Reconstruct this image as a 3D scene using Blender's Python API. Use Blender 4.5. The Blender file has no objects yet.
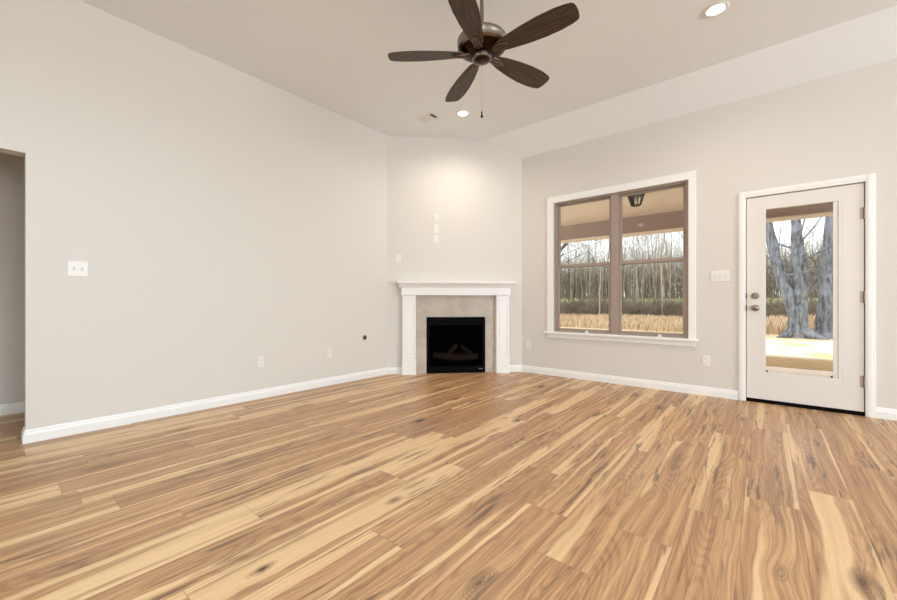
import bpy, bmesh, math, random
from mathutils import Vector, Matrix
random.seed(11)
PI = math.pi
SC = bpy.context.scene
COL = SC.collection

# ------------------------------------------------------------------ camera
cam_d = bpy.data.cameras.new('camera')
cam_d.sensor_width = 36.0
cam_d.lens = 384.6 / 897 * 36.0
cam_d.shift_x = 19.9 / 897
cam_d.shift_y = 1.8 / 897
cam_d.clip_start = 0.05
cam_d.clip_end = 400
cam = bpy.data.objects.new('camera', cam_d)
COL.objects.link(cam)
cam.location = (0, 0, 1.007)
cam.rotation_euler = (PI / 2, 0, 0.71964)
SC.camera = cam

# ------------------------------------------------------------------ world (bright overcast sky)
w = bpy.data.worlds.new('overcast_sky')
SC.world = w
w.use_nodes = True
wn = w.node_tree.nodes['Background']
wn.inputs[0].default_value = (0.93, 0.965, 1.0, 1)
wn.inputs[1].default_value = 1.85

# ------------------------------------------------------------------ large fill lamps added out of view to brighten the room + sun
def area_light(name, loc, rot, sx, sy, energy, colour):
    d = bpy.data.lights.new(name, 'AREA')
    d.shape = 'RECTANGLE'; d.size = sx; d.size_y = sy
    d.energy = energy; d.color = colour
    o = bpy.data.objects.new(name, d); COL.objects.link(o)
    o.location = loc; o.rotation_euler = rot
    return o
area_light('added_rear_fill', (3.4, -4.3, 1.55), (PI / 2 + 0.45, 0, 0), 3.4, 2.2, 105, (0.94, 0.97, 1.0))
area_light('added_side_fill', (6.95, 1.9, 1.55), (PI / 2 + 0.50, 0, PI / 2), 3.6, 2.2, 232, (0.70, 0.87, 1.0))
sun_d = bpy.data.lights.new('hazy_sun', 'SUN')
sun_d.energy = 1.3; sun_d.angle = math.radians(12); sun_d.color = (1.0, 0.93, 0.82)
sun = bpy.data.objects.new('hazy_sun', sun_d); COL.objects.link(sun)
sun.rotation_euler = (math.radians(38), 0, math.radians(-25))   # high, from behind the house

# ------------------------------------------------------------------ exposure
SC.view_settings.view_transform = 'Standard'
SC.view_settings.look = 'None'
SC.view_settings.exposure = 0.39
SC.view_settings.gamma = 1.0
SC.view_settings.use_curve_mapping = False
CAN_FRONT = (62.0, (1.0, 0.89, 0.75))
CAN_REAR = (96.0, (0.69, 0.865, 1.0))

# ================================================================== material helpers
def srgb(r, g, b):
    f = lambda c: (c / 255 / 12.92) if c <= 10 else (((c / 255 + 0.055) / 1.055) ** 2.4)
    return (f(r), f(g), f(b), 1)

class NT:
    def __init__(s, name):
        s.m = bpy.data.materials.new(name); s.m.use_nodes = True
        s.t = s.m.node_tree; s.b = s.t.nodes['Principled BSDF']
    def n(s, typ, **kw):
        nd = s.t.nodes.new(typ)
        for k, v in kw.items(): setattr(nd, k, v)
        return nd
    def put(s, sock, v):
        if isinstance(v, bpy.types.NodeSocket): s.t.links.new(v, sock)
        else: sock.default_value = v
    def math(s, op, a, b=0.0, c=None, clamp=False):
        nd = s.n('ShaderNodeMath', operation=op); nd.use_clamp = clamp
        s.put(nd.inputs[0], a); s.put(nd.inputs[1], b)
        if c is not None: s.put(nd.inputs[2], c)
        return nd.outputs[0]
    def mix(s, fac, a, b, blend='MIX'):
        nd = s.n('ShaderNodeMix', data_type='RGBA', blend_type=blend)
        s.put(nd.inputs[0], fac); s.put(nd.inputs[6], a); s.put(nd.inputs[7], b)
        return nd.outputs[2]
    def xyz(s, x=0.0, y=0.0, z=0.0):
        nd = s.n('ShaderNodeCombineXYZ')
        for i, v in enumerate((x, y, z)): s.put(nd.inputs[i], v)
        return nd.outputs[0]
    def noise(s, vec, scale=1.0, detail=2.0, rough=0.5, dist=0.0):
        nd = s.n('ShaderNodeTexNoise')
        if vec is not None: s.put(nd.inputs['Vector'], vec)
        nd.inputs['Scale'].default_value = scale; nd.inputs['Detail'].default_value = detail
        nd.inputs['Roughness'].default_value = rough; nd.inputs['Distortion'].default_value = dist
        return nd.outputs['Fac']
    def ss(s, v, lo, hi):
        nd = s.n('ShaderNodeMapRange', interpolation_type='SMOOTHSTEP')
        s.put(nd.inputs[0], v); nd.inputs[1].default_value = lo; nd.inputs[2].default_value = hi
        return nd.outputs[0]
    def bump(s, h, strength=0.2, dist=0.01):
        nd = s.n('ShaderNodeBump'); nd.inputs['Strength'].default_value = strength
        nd.inputs['Distance'].default_value = dist
        s.put(nd.inputs['Height'], h); s.put(s.b.inputs['Normal'], nd.outputs[0])
    def obj(s): return s.n('ShaderNodeTexCoord').outputs['Object']
    def base(s, v, rough=0.5, metal=0.0, spec=0.5):
        s.put(s.b.inputs['Base Color'], v); s.put(s.b.inputs['Roughness'], rough)
        s.b.inputs['Metallic'].default_value = metal
        s.b.inputs['Specular IOR Level'].default_value = spec
        return s.m

def paint(name, col, rough=0.6, bump=0.05, scale=180, spec=0.3):
    k = NT(name)
    nz = k.noise(k.obj(), scale, 3)
    c2 = tuple(x * 0.97 for x in col[:3]) + (1,)
    k.base(k.mix(nz, col, c2), rough, 0, spec)
    if bump: k.bump(nz, bump, 0.002)
    return k.m

def metal(name, col, rough=0.35):
    k = NT(name)
    nz = k.noise(k.obj(), 60, 2)
    k.base(k.mix(nz, col, tuple(x * 0.8 for x in col[:3]) + (1,)), rough, 1.0)
    return k.m

M = {}
M['wall'] = paint('wall_paint', srgb(224, 219, 212), 0.75, 0.06)
M['ceiling'] = paint('ceiling_paint', srgb(241, 243, 244), 0.85, 0.05)
M['trim'] = paint('white_trim_paint', srgb(246, 245, 242), 0.35, 0.0, 40, 0.5)
M['door'] = paint('white_door_paint', srgb(232, 227, 221), 0.38, 0.02, 90, 0.5)
M['plastic'] = paint('white_plastic', srgb(238, 234, 228), 0.35, 0.0, 30, 0.5)
M['slot'] = paint('dark_slot', srgb(190, 186, 180), 0.6, 0.0, 30)
M['taupe'] = paint('taupe_window_vinyl', srgb(166, 149, 138), 0.45, 0.0, 40, 0.4)
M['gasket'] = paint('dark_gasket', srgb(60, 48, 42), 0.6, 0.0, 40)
M['black'] = paint('matt_black_metal', srgb(4, 4, 5), 0.6, 0.0, 60, 0.06)
M['black_inside'] = paint('firebox_lining', srgb(6, 6, 6), 0.9, 0.0, 60, 0.1)
M['log'] = paint('charred_ceramic_log', srgb(170, 138, 112), 0.9, 0.4, 25, 0.1)
M['rubber'] = paint('black_rubber_sweep', srgb(10, 9, 9), 0.8, 0.0, 60, 0.1)
M['nickel'] = metal('satin_nickel', srgb(168, 156, 144), 0.45)
M['pewter'] = metal('brushed_pewter', srgb(150, 140, 130), 0.33)
M['bronze'] = metal('aged_bronze', srgb(62, 46, 38), 0.3)
M['iron'] = metal('dark_bronze_iron', srgb(112, 98, 90), 0.4)
M['lantern'] = metal('black_lantern_iron', srgb(26, 22, 20), 0.5)
M['porch_ceiling'] = paint('porch_ceiling_boards', srgb(236, 219, 200), 0.7, 0.03, 30)
M['porch_beam'] = paint('porch_beam_cladding', srgb(168, 147, 132), 0.7, 0.03, 30)
M['concrete'] = paint('porch_concrete', srgb(226, 206, 190), 0.85, 0.1, 50)
M['siding'] = paint('outside_wall_siding', srgb(190, 180, 165), 0.8, 0.05, 30)

def glass_mat(name, tint, refl=0.08):
    k = NT(name)
    t = k.t; t.nodes.remove(k.b)
    out = t.nodes['Material Output']
    tr = k.n('ShaderNodeBsdfTransparent'); tr.inputs[0].default_value = tint
    gl = k.n('ShaderNodeBsdfGlossy'); gl.inputs['Roughness'].default_value = 0.02
    fr = k.n('ShaderNodeFresnel'); fr.inputs[0].default_value = 1.45
    mx = k.n('ShaderNodeMixShader')
    t.links.new(k.math('MULTIPLY', fr.outputs[0], 1.0), mx.inputs[0])
    t.links.new(tr.outputs[0], mx.inputs[1]); t.links.new(gl.outputs[0], mx.inputs[2])
    t.links.new(mx.outputs[0], out.inputs[0])
    return k.m
M['glass'] = glass_mat('clear_window_glass', (0.95, 0.97, 0.96, 1))
def screen_mat():
    k = NT('black_fire_screen_mesh')
    k.base(srgb(3, 3, 3), 0.9, 0, 0.02)
    k.b.inputs['Alpha'].default_value = 0.54
    return k.m
M['smoked'] = screen_mat()
M['lantern_glass'] = glass_mat('lantern_glass', (0.9, 0.9, 0.88, 1))

def emit_mat(name, col, strength):
    k = NT(name)
    k.base((0.9, 0.9, 0.9, 1), 0.5)
    k.b.inputs['Emission Color'].default_value = col
    k.b.inputs['Emission Strength'].default_value = strength
    return k.m
M['lens'] = emit_mat('lit_lamp_lens', (1.0, 0.93, 0.82, 1), 6.0)

SAP0, SAP1 = srgb(232, 195, 147), srgb(217, 177, 130)
HT0, HT1, HT2 = srgb(214, 169, 121), srgb(187, 141, 98), srgb(132, 94, 66)
def wood_floor():
    k = NT('hickory_plank_floor')
    uv = k.n('ShaderNodeUVMap', uv_map='plank').outputs[0]
    pid = k.n('ShaderNodeUVMap', uv_map='pid').outputs[0]
    a = k.n('ShaderNodeSeparateXYZ'); k.put(a.inputs[0], uv); u, v = a.outputs[0], a.outputs[1]
    p = k.n('ShaderNodeSeparateXYZ'); k.put(p.inputs[0], pid); r1, tone = p.outputs[0], p.outputs[1]
    off = k.math('MULTIPLY', r1, 97.0)
    V = lambda n: k.math('MULTIPLY', v, n)
    U = lambda n: k.math('MULTIPLY', u, n)
    O = lambda n: k.math('ADD', off, n)
    # knots first: they bend the grain round themselves
    vo = k.n('ShaderNodeTexVoronoi', feature='F1'); vo.inputs['Scale'].default_value = 1.0
    kw = k.noise(k.xyz(U(22.0), V(12.0), off), 1.0, 2)
    k.put(vo.inputs['Vector'], k.xyz(k.math('ADD', U(6.4), k.math('MULTIPLY', kw, 0.12)), V(2.3), off))
    kd = k.math('ADD', vo.outputs['Distance'], k.math('MULTIPLY', k.math('SUBTRACT', kw, 0.5), 0.12))
    ks = k.n('ShaderNodeSeparateXYZ'); k.put(ks.inputs[0], vo.outputs['Color'])
    ksz = k.math('ADD', k.math('MULTIPLY', k.ss(ks.outputs[0], 0.40, 1.0), 0.32), 0.0001)
    kn = k.math('SUBTRACT', 1.0, k.math('DIVIDE', kd, ksz), clamp=True)
    near = k.math('MULTIPLY', k.ss(kd, 0.55, 0.05), k.ss(ks.outputs[0], 0.5, 0.8))
    # slow wander of the grain along the plank
    wob = k.noise(k.xyz(U(3.0), V(1.5), off), 1.0, 2, 0.5)
    uw = k.math('ADD', u, k.math('MULTIPLY', k.math('SUBTRACT', wob, 0.5), 0.060))
    uw = k.math('ADD', uw, k.math('MULTIPLY', near, 0.022))
    e0 = k.n('ShaderNodeSeparateXYZ'); k.put(e0.inputs[0], k.n('ShaderNodeUVMap', uv_map='edge').outputs[0])
    esn = k.noise(k.xyz(k.math('SIGN', e0.outputs[0]), V(0.5), O(71.0)), 1.0, 1.0, 0.4)
    esap = k.math('MULTIPLY', k.math('MULTIPLY', k.ss(k.math('ABSOLUTE', e0.outputs[0]), 0.62, 0.95), k.ss(esn, 0.46, 0.56)), 0.17)
    tn = k.math('MULTIPLY', k.math('SUBTRACT', tone, 0.5), 0.24)
    # broad heartwood / sapwood bands, finer stripes inside them
    b1 = k.noise(k.xyz(k.math('MULTIPLY', uw, 10.0), V(0.28), off), 1.0, 1.0, 0.4)
    b2 = k.noise(k.xyz(k.math('MULTIPLY', uw, 34.0), V(0.55), O(7.0)), 1.0, 2.0, 0.55)
    b3 = k.noise(k.xyz(k.math('MULTIPLY', uw, 110.0), V(1.3), O(17.0)), 1.0, 3.0, 0.6)
    heart = k.ss(k.math('SUBTRACT', k.math('ADD', b1, tn), esap), 0.375, 0.43)
    rn = k.noise(k.xyz(k.math('MULTIPLY', uw, 5.5), V(0.65), O(13.0)), 1.0, 1.0, 0.4)
    ring = k.ss(k.math("SINE", k.math("MULTIPLY", rn, 200.0)), -0.2, 1.0)
    ring = k.math('MULTIPLY', ring, k.ss(b2, 0.30, 0.60))
    fib = k.noise(k.xyz(U(460.0), V(10.0), off), 1.0, 3, 0.6)
    stn = k.noise(k.xyz(k.math('MULTIPLY', uw, 46.0), V(2.6), O(31.0)), 1.0, 3, 0.6)
    stm = k.noise(k.xyz(U(8.0), V(1.7), O(57.0)), 1.0, 1, 0.5)
    streak = k.math('MULTIPLY', k.ss(stn, 0.53, 0.64), k.ss(stm, 0.48, 0.60))
    sap = k.mix(k.ss(b2, 0.3, 0.7), SAP0, SAP1)
    ht = k.mix(k.ss(k.math('ADD', b2, tn), 0.30, 0.68), HT0, HT1)
    ht = k.mix(k.math('MULTIPLY', k.ss(b3, 0.42, 0.68), 0.60), ht, HT2)
    ht = k.mix(k.math('MULTIPLY', ring, 0.45), ht, HT2)
    sap = k.mix(k.math('MULTIPLY', k.ss(b3, 0.45, 0.75), 0.30), sap, HT0)
    c = k.mix(heart, sap, ht)
    c = k.mix(k.math('MULTIPLY', k.ss(fib, 0.42, 0.75), 0.20), c, srgb(128, 92, 64))
    c = k.mix(k.math('MULTIPLY', k.ss(kn, 0.0, 0.5), 0.45), c, srgb(140, 102, 72))
    kring = k.math('MULTIPLY', k.ss(k.math('SINE', k.math('MULTIPLY', kd, 190.0)), 0.0, 1.0), k.ss(kn, 0.0, 0.3))
    c = k.mix(k.math('MULTIPLY', kring, 0.45), c, srgb(98, 70, 50))
    c = k.mix(k.math('MULTIPLY', streak, 0.75), c, srgb(88, 66, 54))
    c = k.mix(k.math('MULTIPLY', k.ss(kn, 0.42, 0.8), 0.9), c, srgb(54, 40, 33))
    # fine joint at the plank edge
    e = k.n('ShaderNodeUVMap', uv_map='edge').outputs[0]
    es = k.n('ShaderNodeSeparateXYZ'); k.put(es.inputs[0], e)
    ex = k.math('ABSOLUTE', es.outputs[0]); ey = k.math('ABSOLUTE', es.outputs[1])
    jt = k.math('MAXIMUM', k.ss(ex, 0.986, 0.996), k.ss(ey, 0.9977, 0.9993))
    c = k.mix(k.math('MULTIPLY', jt, 0.55), c, srgb(84, 60, 42))
    rg = k.math('ADD', 0.30, k.math('MULTIPLY', fib, 0.16))
    k.base(c, rg, 0, 0.45)
    k.bump(k.math('SUBTRACT', k.math('MULTIPLY', fib, 0.25), jt), 0.12, 0.002)
    return k.m
M['floor'] = wood_floor()

def blade_wood():
    k = NT('dark_walnut_blade')
    uvw = k.n('ShaderNodeSeparateXYZ'); k.put(uvw.inputs[0], k.obj())
    g = k.noise(k.xyz(k.math('MULTIPLY', uvw.outputs[0], 6.0), k.math('MULTIPLY', uvw.outputs[1], 90.0), 0.0), 1.0, 3, 0.6, 0.4)
    c = k.mix(k.ss(g, 0.3, 0.7), srgb(88, 70, 58), srgb(50, 39, 33))
    return k.base(c, 0.5, 0, 0.35)
M['blade'] = blade_wood()

def tile_mat():
    k = NT('beige_stone_tile')
    o = k.obj()
    a = k.noise(o, 5, 5, 0.6, 0.3); b = k.noise(o, 26, 4, 0.6)
    c = k.mix(k.ss(a, 0.3, 0.7), srgb(204, 192, 177), srgb(180, 166, 151))
    c = k.mix(k.math('MULTIPLY', b, 0.4), c, srgb(190, 182, 174))
    return k.base(c, 0.42, 0, 0.4)
M['tile'] = tile_mat()
M['grout'] = paint('pale_grout', srgb(196, 184, 170), 0.9, 0.0, 60)

def bark(name, c1, c2, sc=(14, 14, 2.2)):
    k = NT(name)
    s = k.n('ShaderNodeSeparateXYZ'); k.put(s.inputs[0], k.obj())
    v = k.xyz(*[k.math('MULTIPLY', s.outputs[i], float(sc[i])) for i in range(3)])
    a = k.noise(v, 1.0, 4, 0.65, 0.6)
    b = k.noise(k.obj(), 2.2, 3)
    c = k.mix(k.ss(a, 0.32, 0.68), c1, c2)
    c = k.mix(k.math('MULTIPLY', k.ss(b, 0.45, 0.7), 0.5), c, tuple(min(1, x * 1.35) for x in c2[:3]) + (1,))
    k.base(c, 0.9, 0, 0.15); k.bump(a, 0.6, 0.03)
    return k.m
M['bark_big'] = bark('grey_furrowed_bark', srgb(60, 60, 66), srgb(132, 134, 143))
M['bark_dark'] = bark('dark_thicket_bark', srgb(70, 60, 52), srgb(112, 99, 86), (8, 8, 1))
M['bark_pale'] = bark('pale_thicket_bark', srgb(128, 116, 102), srgb(190, 180, 164), (8, 8, 1))
M['twig'] = bark('twig_brush', srgb(84, 73, 61), srgb(126, 113, 97), (1, 1, 1))

def ground_mat():
    k = NT('lawn_and_field')
    s = k.n('ShaderNodeSeparateXYZ'); k.put(s.inputs[0], k.obj())
    x, y = s.outputs[0], s.outputs[1]
    n1 = k.noise(k.obj(), 0.9, 4, 0.6); n2 = k.noise(k.obj(), 7.0, 4, 0.7)
    lawn = k.mix(k.ss(n1, 0.42, 0.62), srgb(228, 222, 206), srgb(190, 196, 140))
    straw = k.mix(n2, srgb(214, 192, 156), srgb(172, 146, 112))
    dirt = k.mix(n2, srgb(186, 152, 112), srgb(120, 92, 64))
    field = k.mix(n2, srgb(150, 158, 104), srgb(176, 176, 128))
    yw = k.math('ADD', y, k.math('MULTIPLY', k.math('SUBTRACT', n1, 0.5), 1.6))
    c = k.mix(k.ss(yw, 11.6, 12.6), dirt, lawn)
    c = k.mix(k.ss(yw, 17.0, 18.0), c, straw)
    c = k.mix(k.ss(yw, 40.0, 46.0), c, field)
    k.base(c, 0.95, 0, 0.05); k.bump(n2, 0.5, 0.05)
    return k.m
M['ground'] = ground_mat()

def grass_mat():
    k = NT('dry_tall_grass')
    at = k.n('ShaderNodeAttribute', attribute_name='shade')
    c = k.mix(at.outputs['Fac'], srgb(226, 202, 170), srgb(146, 118, 92))
    return k.base(c, 0.9, 0, 0.1)
M['straw'] = grass_mat()

# ================================================================== mesh helpers
class MB:
    def __init__(s): s.v = []; s.f = []; s.m = []
    def face(s, pts, mi=0):
        i = len(s.v); s.v += [tuple(p) for p in pts]; s.f.append(tuple(range(i, i + len(pts)))); s.m.append(mi)
    def box(s, a, b, mi=0):
        (x0, y0, z0), (x1, y1, z1) = a, b
        i = len(s.v)
        s.v += [(x0, y0, z0), (x1, y0, z0), (x1, y1, z0), (x0, y1, z0), (x0, y0, z1), (x1, y0, z1), (x1, y1, z1), (x0, y1, z1)]
        for q in ((0, 3, 2, 1), (4, 5, 6, 7), (0, 1, 5, 4), (1, 2, 6, 5), (2, 3, 7, 6), (3, 0, 4, 7)):
            s.f.append(tuple(i + k for k in q)); s.m.append(mi)
        return s
    def prism(s, poly, axis, a, b, mi=0):
        """poly: 2-D outline; extruded from a to b along axis 0/1/2 (outline uses the two others in order)"""
        def P(p, t):
            q = list(p); q.insert(axis, t); return tuple(q)
        n = len(poly); i = len(s.v)
        s.v += [P(p, a) for p in poly] + [P(p, b) for p in poly]
        s.f.append(tuple(i + k for k in reversed(range(n)))); s.m.append(mi)
        s.f.append(tuple(i + n + k for k in range(n))); s.m.append(mi)
        for k in range(n):
            j = (k + 1) % n
            s.f.append((i + k, i + j, i + n + j, i + n + k)); s.m.append(mi)
        return s
    def tube(s, pts, rad, n=8, mi=0, cap=True):
        pts = [Vector(p) for p in pts]
        if not isinstance(rad, (list, tuple)): rad = [rad] * len(pts)
        i0 = len(s.v); up = None
        for k, p in enumerate(pts):
            d = (pts[min(k + 1, len(pts) - 1)] - pts[max(k - 1, 0)])
            d = d.normalized() if d.length > 1e-9 else Vector((0, 0, 1))
            if up is None: up = d.orthogonal().normalized()
            up = (up - d * up.dot(d))
            up = up.normalized() if up.length > 1e-6 else d.orthogonal().normalized()
            sd = d.cross(up)
            for q in range(n):
                a = 2 * PI * q / n
                s.v.append(tuple(p + (up * math.cos(a) + sd * math.sin(a)) * rad[k]))
        for k in range(len(pts) - 1):
            for q in range(n):
                a = i0 + k * n + q; b = i0 + k * n + (q + 1) % n
                s.f.append((a, b, b + n, a + n)); s.m.append(mi)
        if cap:
            s.f.append(tuple(i0 + q for q in reversed(range(n)))); s.m.append(mi)
            e = i0 + (len(pts) - 1) * n
            s.f.append(tuple(e + q for q in range(n))); s.m.append(mi)
        return s
    def lathe(s, prof, n=40, mi=0, axis='z', origin=(0, 0, 0)):
        """prof: list of (r, h). axis z (up) or y (h runs along -y, out of a wall)."""
        i0 = len(s.v); ox, oy, oz = origin
        for r, h in prof:
            for q in range(n):
                a = 2 * PI * q / n; c, d = r * math.cos(a), r * math.sin(a)
                s.v.append((ox + c, oy + d, oz + h) if axis == 'z' else (ox + c, oy - h, oz + d))
        for k in range(len(prof) - 1):
            for q in range(n):
                a = i0 + k * n + q; b = i0 + k * n + (q + 1) % n
                s.f.append((a, b, b + n, a + n)); s.m.append(mi)
        s.f.append(tuple(i0 + q for q in reversed(range(n)))); s.m.append(mi)
        e = i0 + (len(prof) - 1) * n
        s.f.append(tuple(e + q for q in range(n))); s.m.append(mi)
        return s
    def build(s, name, mats, parent=None, bevel=0.0, smooth=False, loc=None, rotz=None, seg=2):
        me = bpy.data.meshes.new(name)
        me.from_pydata(s.v, [], s.f)
        if not isinstance(mats, (list, tuple)): mats = [mats]
        for m in mats: me.materials.append(m)
        for p, mi in zip(me.polygons, s.m): p.material_index = mi
        bm = bmesh.new(); bm.from_mesh(me)
        bmesh.ops.recalc_face_normals(bm, faces=bm.faces)
        bm.to_mesh(me); bm.free()
        if smooth:
            me.polygons.foreach_set('use_smooth', [True] * len(me.polygons))
            try: me.set_sharp_from_angle(angle=math.radians(38))
            except Exception: pass
        o = bpy.data.objects.new(name, me); COL.objects.link(o)
        if parent is not None: o.parent = parent
        if loc is not None: o.location = loc
        if rotz is not None: o.rotation_euler = (0, 0, rotz)
        if bevel:
            b = o.modifiers.new('edge', 'BEVEL'); b.width = bevel; b.segments = seg; b.limit_method = 'ANGLE'; b.angle_limit = math.radians(40)
        return o

def tag(o, label=None, cat=None, group=None, kind=None):
    if label: o['label'] = label
    if cat: o['category'] = cat
    if group: o['group'] = group
    if kind: o['kind'] = kind
    return o
def empty(name, loc=(0, 0, 0), rotz=0.0):
    o = bpy.data.objects.new(name, None); COL.objects.link(o)
    o.location = loc; o.rotation_euler = (0, 0, rotz); o.empty_display_size = 0.1
    return o
def copy_tree(o, parent=None):
    c = o.copy(); COL.objects.link(c)
    if parent is not None: c.parent = parent
    for ch in list(o.children): copy_tree(ch, c)
    return c

# ================================================================== the room
WL = -3.96            # left wall plane (x)
WW = 5.07             # window wall plane (y)
HC = 3.32             # flat ceiling height
HW = 3.07             # height of the window wall
DA = Vector((WL, 3.645)); DB = Vector((-2.65, WW))          # the diagonal fireplace wall
DL = (DB - DA).length; DANG = math.atan2(DB.y - DA.y, DB.x - DA.x)
XR, YB = 7.0, -4.35  # unseen right and rear walls
XH = -5.10            # hallway back wall

def wall(name, A, ang, L, H, T, holes=(), mats=None, top=None):
    """A: base start; local x along, y into the wall. holes: (x0, z0, x1, z1)."""
    mb = MB()
    xs = sorted({0.0, L, *[h[0] for h in holes], *[h[2] for h in holes]})
    zs = sorted({0.0, H, *[h[1] for h in holes], *[h[3] for h in holes]})
    inside = lambda x, z: any(h[0] < x < h[2] and h[1] < z < h[3] for h in holes)
    for a, b in zip(xs, xs[1:]):
        for c, d in zip(zs, zs[1:]):
            if inside((a + b) / 2, (c + d) / 2): continue
            mb.face([(a, 0, c), (b, 0, c), (b, 0, d), (a, 0, d)])
            mb.face([(a, T, c), (a, T, d), (b, T, d), (b, T, c)], 1)
    for x0, z0, x1, z1 in holes:
        mb.face([(x0, 0, z0), (x0, 0, z1), (x0, T, z1), (x0, T, z0)])
        mb.face([(x1, 0, z0), (x1, T, z0), (x1, T, z1), (x1, 0, z1)])
        mb.face([(x0, 0, z1), (x1, 0, z1), (x1, T, z1), (x0, T, z1)])
        if z0 > 0: mb.face([(x0, 0, z0), (x0, T, z0), (x1, T, z0), (x1, 0, z0)])
    mb.face([(0, 0, H), (L, 0, H), (L, T, H), (0, T, H)]); pass
    mb.face([(0, 0, 0), (0, 0, H), (0, T, H), (0, T, 0)]); mb.face([(L, 0, 0), (L, T, 0), (L, T, H), (L, 0, H)])
    me = bpy.data.meshes.new(name); me.from_pydata(mb.v, [], mb.f)
    for m in (mats or [M['wall'], M['wall']]): me.materials.append(m)
    for p, mi in zip(me.polygons, mb.m): p.material_index = mi
    bm = bmesh.new(); bm.from_mesh(me); bmesh.ops.remove_doubles(bm, verts=bm.verts, dist=1e-5); bm.to_mesh(me); bm.free()
    o = bpy.data.objects.new(name, me); COL.objects.link(o)
    o.location = (A[0], A[1], 0); o.rotation_euler = (0, 0, ang); o['kind'] = 'structure'
    return o

# window and door openings in the window wall
WX0, WX1, WZ0, WZ1 = -2.177, -0.639, 0.603, 2.350
DX0, DX1, DZ1 = -0.150, 0.658, 2.062
wall('wall_left', (WL, YB), PI / 2, 3.645 - YB, HC, 0.12, [(-1.35 - YB, 0.0, 0.168 - YB, 2.066)])
wall('wall_corner', DA, DANG, DL, HC, 0.12, [(0.556, 0.0, 1.382, 0.787)])
wall('wall_right', (DB.x, WW), 0, XR - DB.x, HC, 0.16,
     [(WX0 - DB.x, WZ0, WX1 - DB.x, WZ1), (DX0 - DB.x, 0.0, DX1 - DB.x, DZ1)], [M['wall'], M['siding']])
wall('wall_rear', (XR, YB), PI, XR - WL, HC, 0.12, [(XR - 5.1, 0.45, XR - 1.7, 2.65)])
wall('wall_side', (XR, WW), -PI / 2, WW - YB, HC, 0.12, [(WW - 3.7, 0.45, WW - 0.1, 2.65)])
wall('wall_hall', (XH, -1.9), PI / 2, 4.4, 2.46, 0.10)
wall('wall_hall_end', (XH, 2.5), 0, WL - 0.12 - XH, 2.46, 0.10)
wall('wall_hall_start', (WL - 0.12, -1.9), PI, WL - 0.12 - XH, 2.46, 0.10)

mb = MB()
mb.face([(WL - 0.1, YB - 0.1, HC), (XR + 0.1, YB - 0.1, HC), (XR + 0.1, 4.64, HC), (-2.94, 4.67, HC), (DB.x - 0.31, 4.67, HC), (WL - 0.1, 3.64, HC)])
mb.face([(WL - 0.1, YB - 0.1, HC + .1), (XR + 0.1, YB - 0.1, HC + .1), (XR + 0.1, 5.2, HC + .1), (WL - 0.1, 5.2, HC + .1)])
o = mb.build('ceiling', M['ceiling']); o['kind'] = 'structure'
mb = MB()
mb.prism([(4.655, HC + 0.005), (WW + 0.01, HW), (WW + 0.01, HC + 0.005)], 0, -3.05, XR + 0.1)
o = mb.build('ceiling_slope', M['ceiling']); o['kind'] = 'structure'
mb = MB(); mb.box((XH - 0.1, -2.0, 2.46), (WL - 0.12, 2.6, 2.52))
o = mb.build('ceiling_hall', M['ceiling']); o['kind'] = 'structure'

# ---- plank floor: one mesh, one face per plank
PW, PL, PX0 = 0.2065, 1.445, 0.125
row_joint = {-1: 2.58, 0: 2.885, -2: 2.25, -3: 3.285, -4: 1.455, -5: 1.775, -6: 2.18, -7: 1.11, -8: 1.89, -9: 1.54, -10: 0.83, -11: 2.05, -12: 1.42, -13: 0.42, -14: 1.75, -15: 0.25}
row_tone = {(-1, 2.58): 0.78, (-1, 1.135): 0.62, (0, 2.885): 0.72, (-4, 0.01): 0.7, (-5, 0.33): 0.8}
rnd = random.Random(5)
fv, ff, uvp, uvi, uve = [], [], [], [], []
k0 = int(math.floor((XH - 0.1 - PX0) / PW)); k1 = int(math.ceil((XR + 0.1 - PX0) / PW))
for k in range(k0, k1):
    x0 = PX0 + k * PW
    j = row_joint.get(k, rnd.uniform(0, PL))
    y = j - PL * math.ceil((j - YB + 0.1) / PL)
    while y < WW + 0.04:
        ya, yb = max(y, YB - 0.1), min(y + PL, WW + 0.05)
        r = rnd.random(); tone = min(1, max(0, rnd.gauss(0.52, 0.17)))
        if k == 1: tone = 0.85
        for (kk, jj), tv in row_tone.items():
            if kk == k and abs(jj - y) < 0.05: tone = tv
        i = len(fv)
        fv += [(x0, ya, 0), (x0 + PW, ya, 0), (x0 + PW, yb, 0), (x0, yb, 0)]
        ff.append((i, i + 1, i + 2, i + 3))
        for (px, py) in ((0, ya), (PW, ya), (PW, yb), (0, yb)):
            uvp.append((px, py - y)); uvi.append((r, tone)); uve.append((px / PW * 2 - 1, (py - y) / PL * 2 - 1))
        y += PL
me = bpy.data.meshes.new('floor'); me.from_pydata(fv, [], ff)
for nm, dat in (('plank', uvp), ('pid', uvi), ('edge', uve)):
    L = me.uv_layers.new(name=nm)
    for i, c in enumerate(dat): L.data[i].uv = c
me.materials.append(M['floor'])
o = bpy.data.objects.new('floor', me); COL.objects.link(o); o['kind'] = 'structure'

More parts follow.
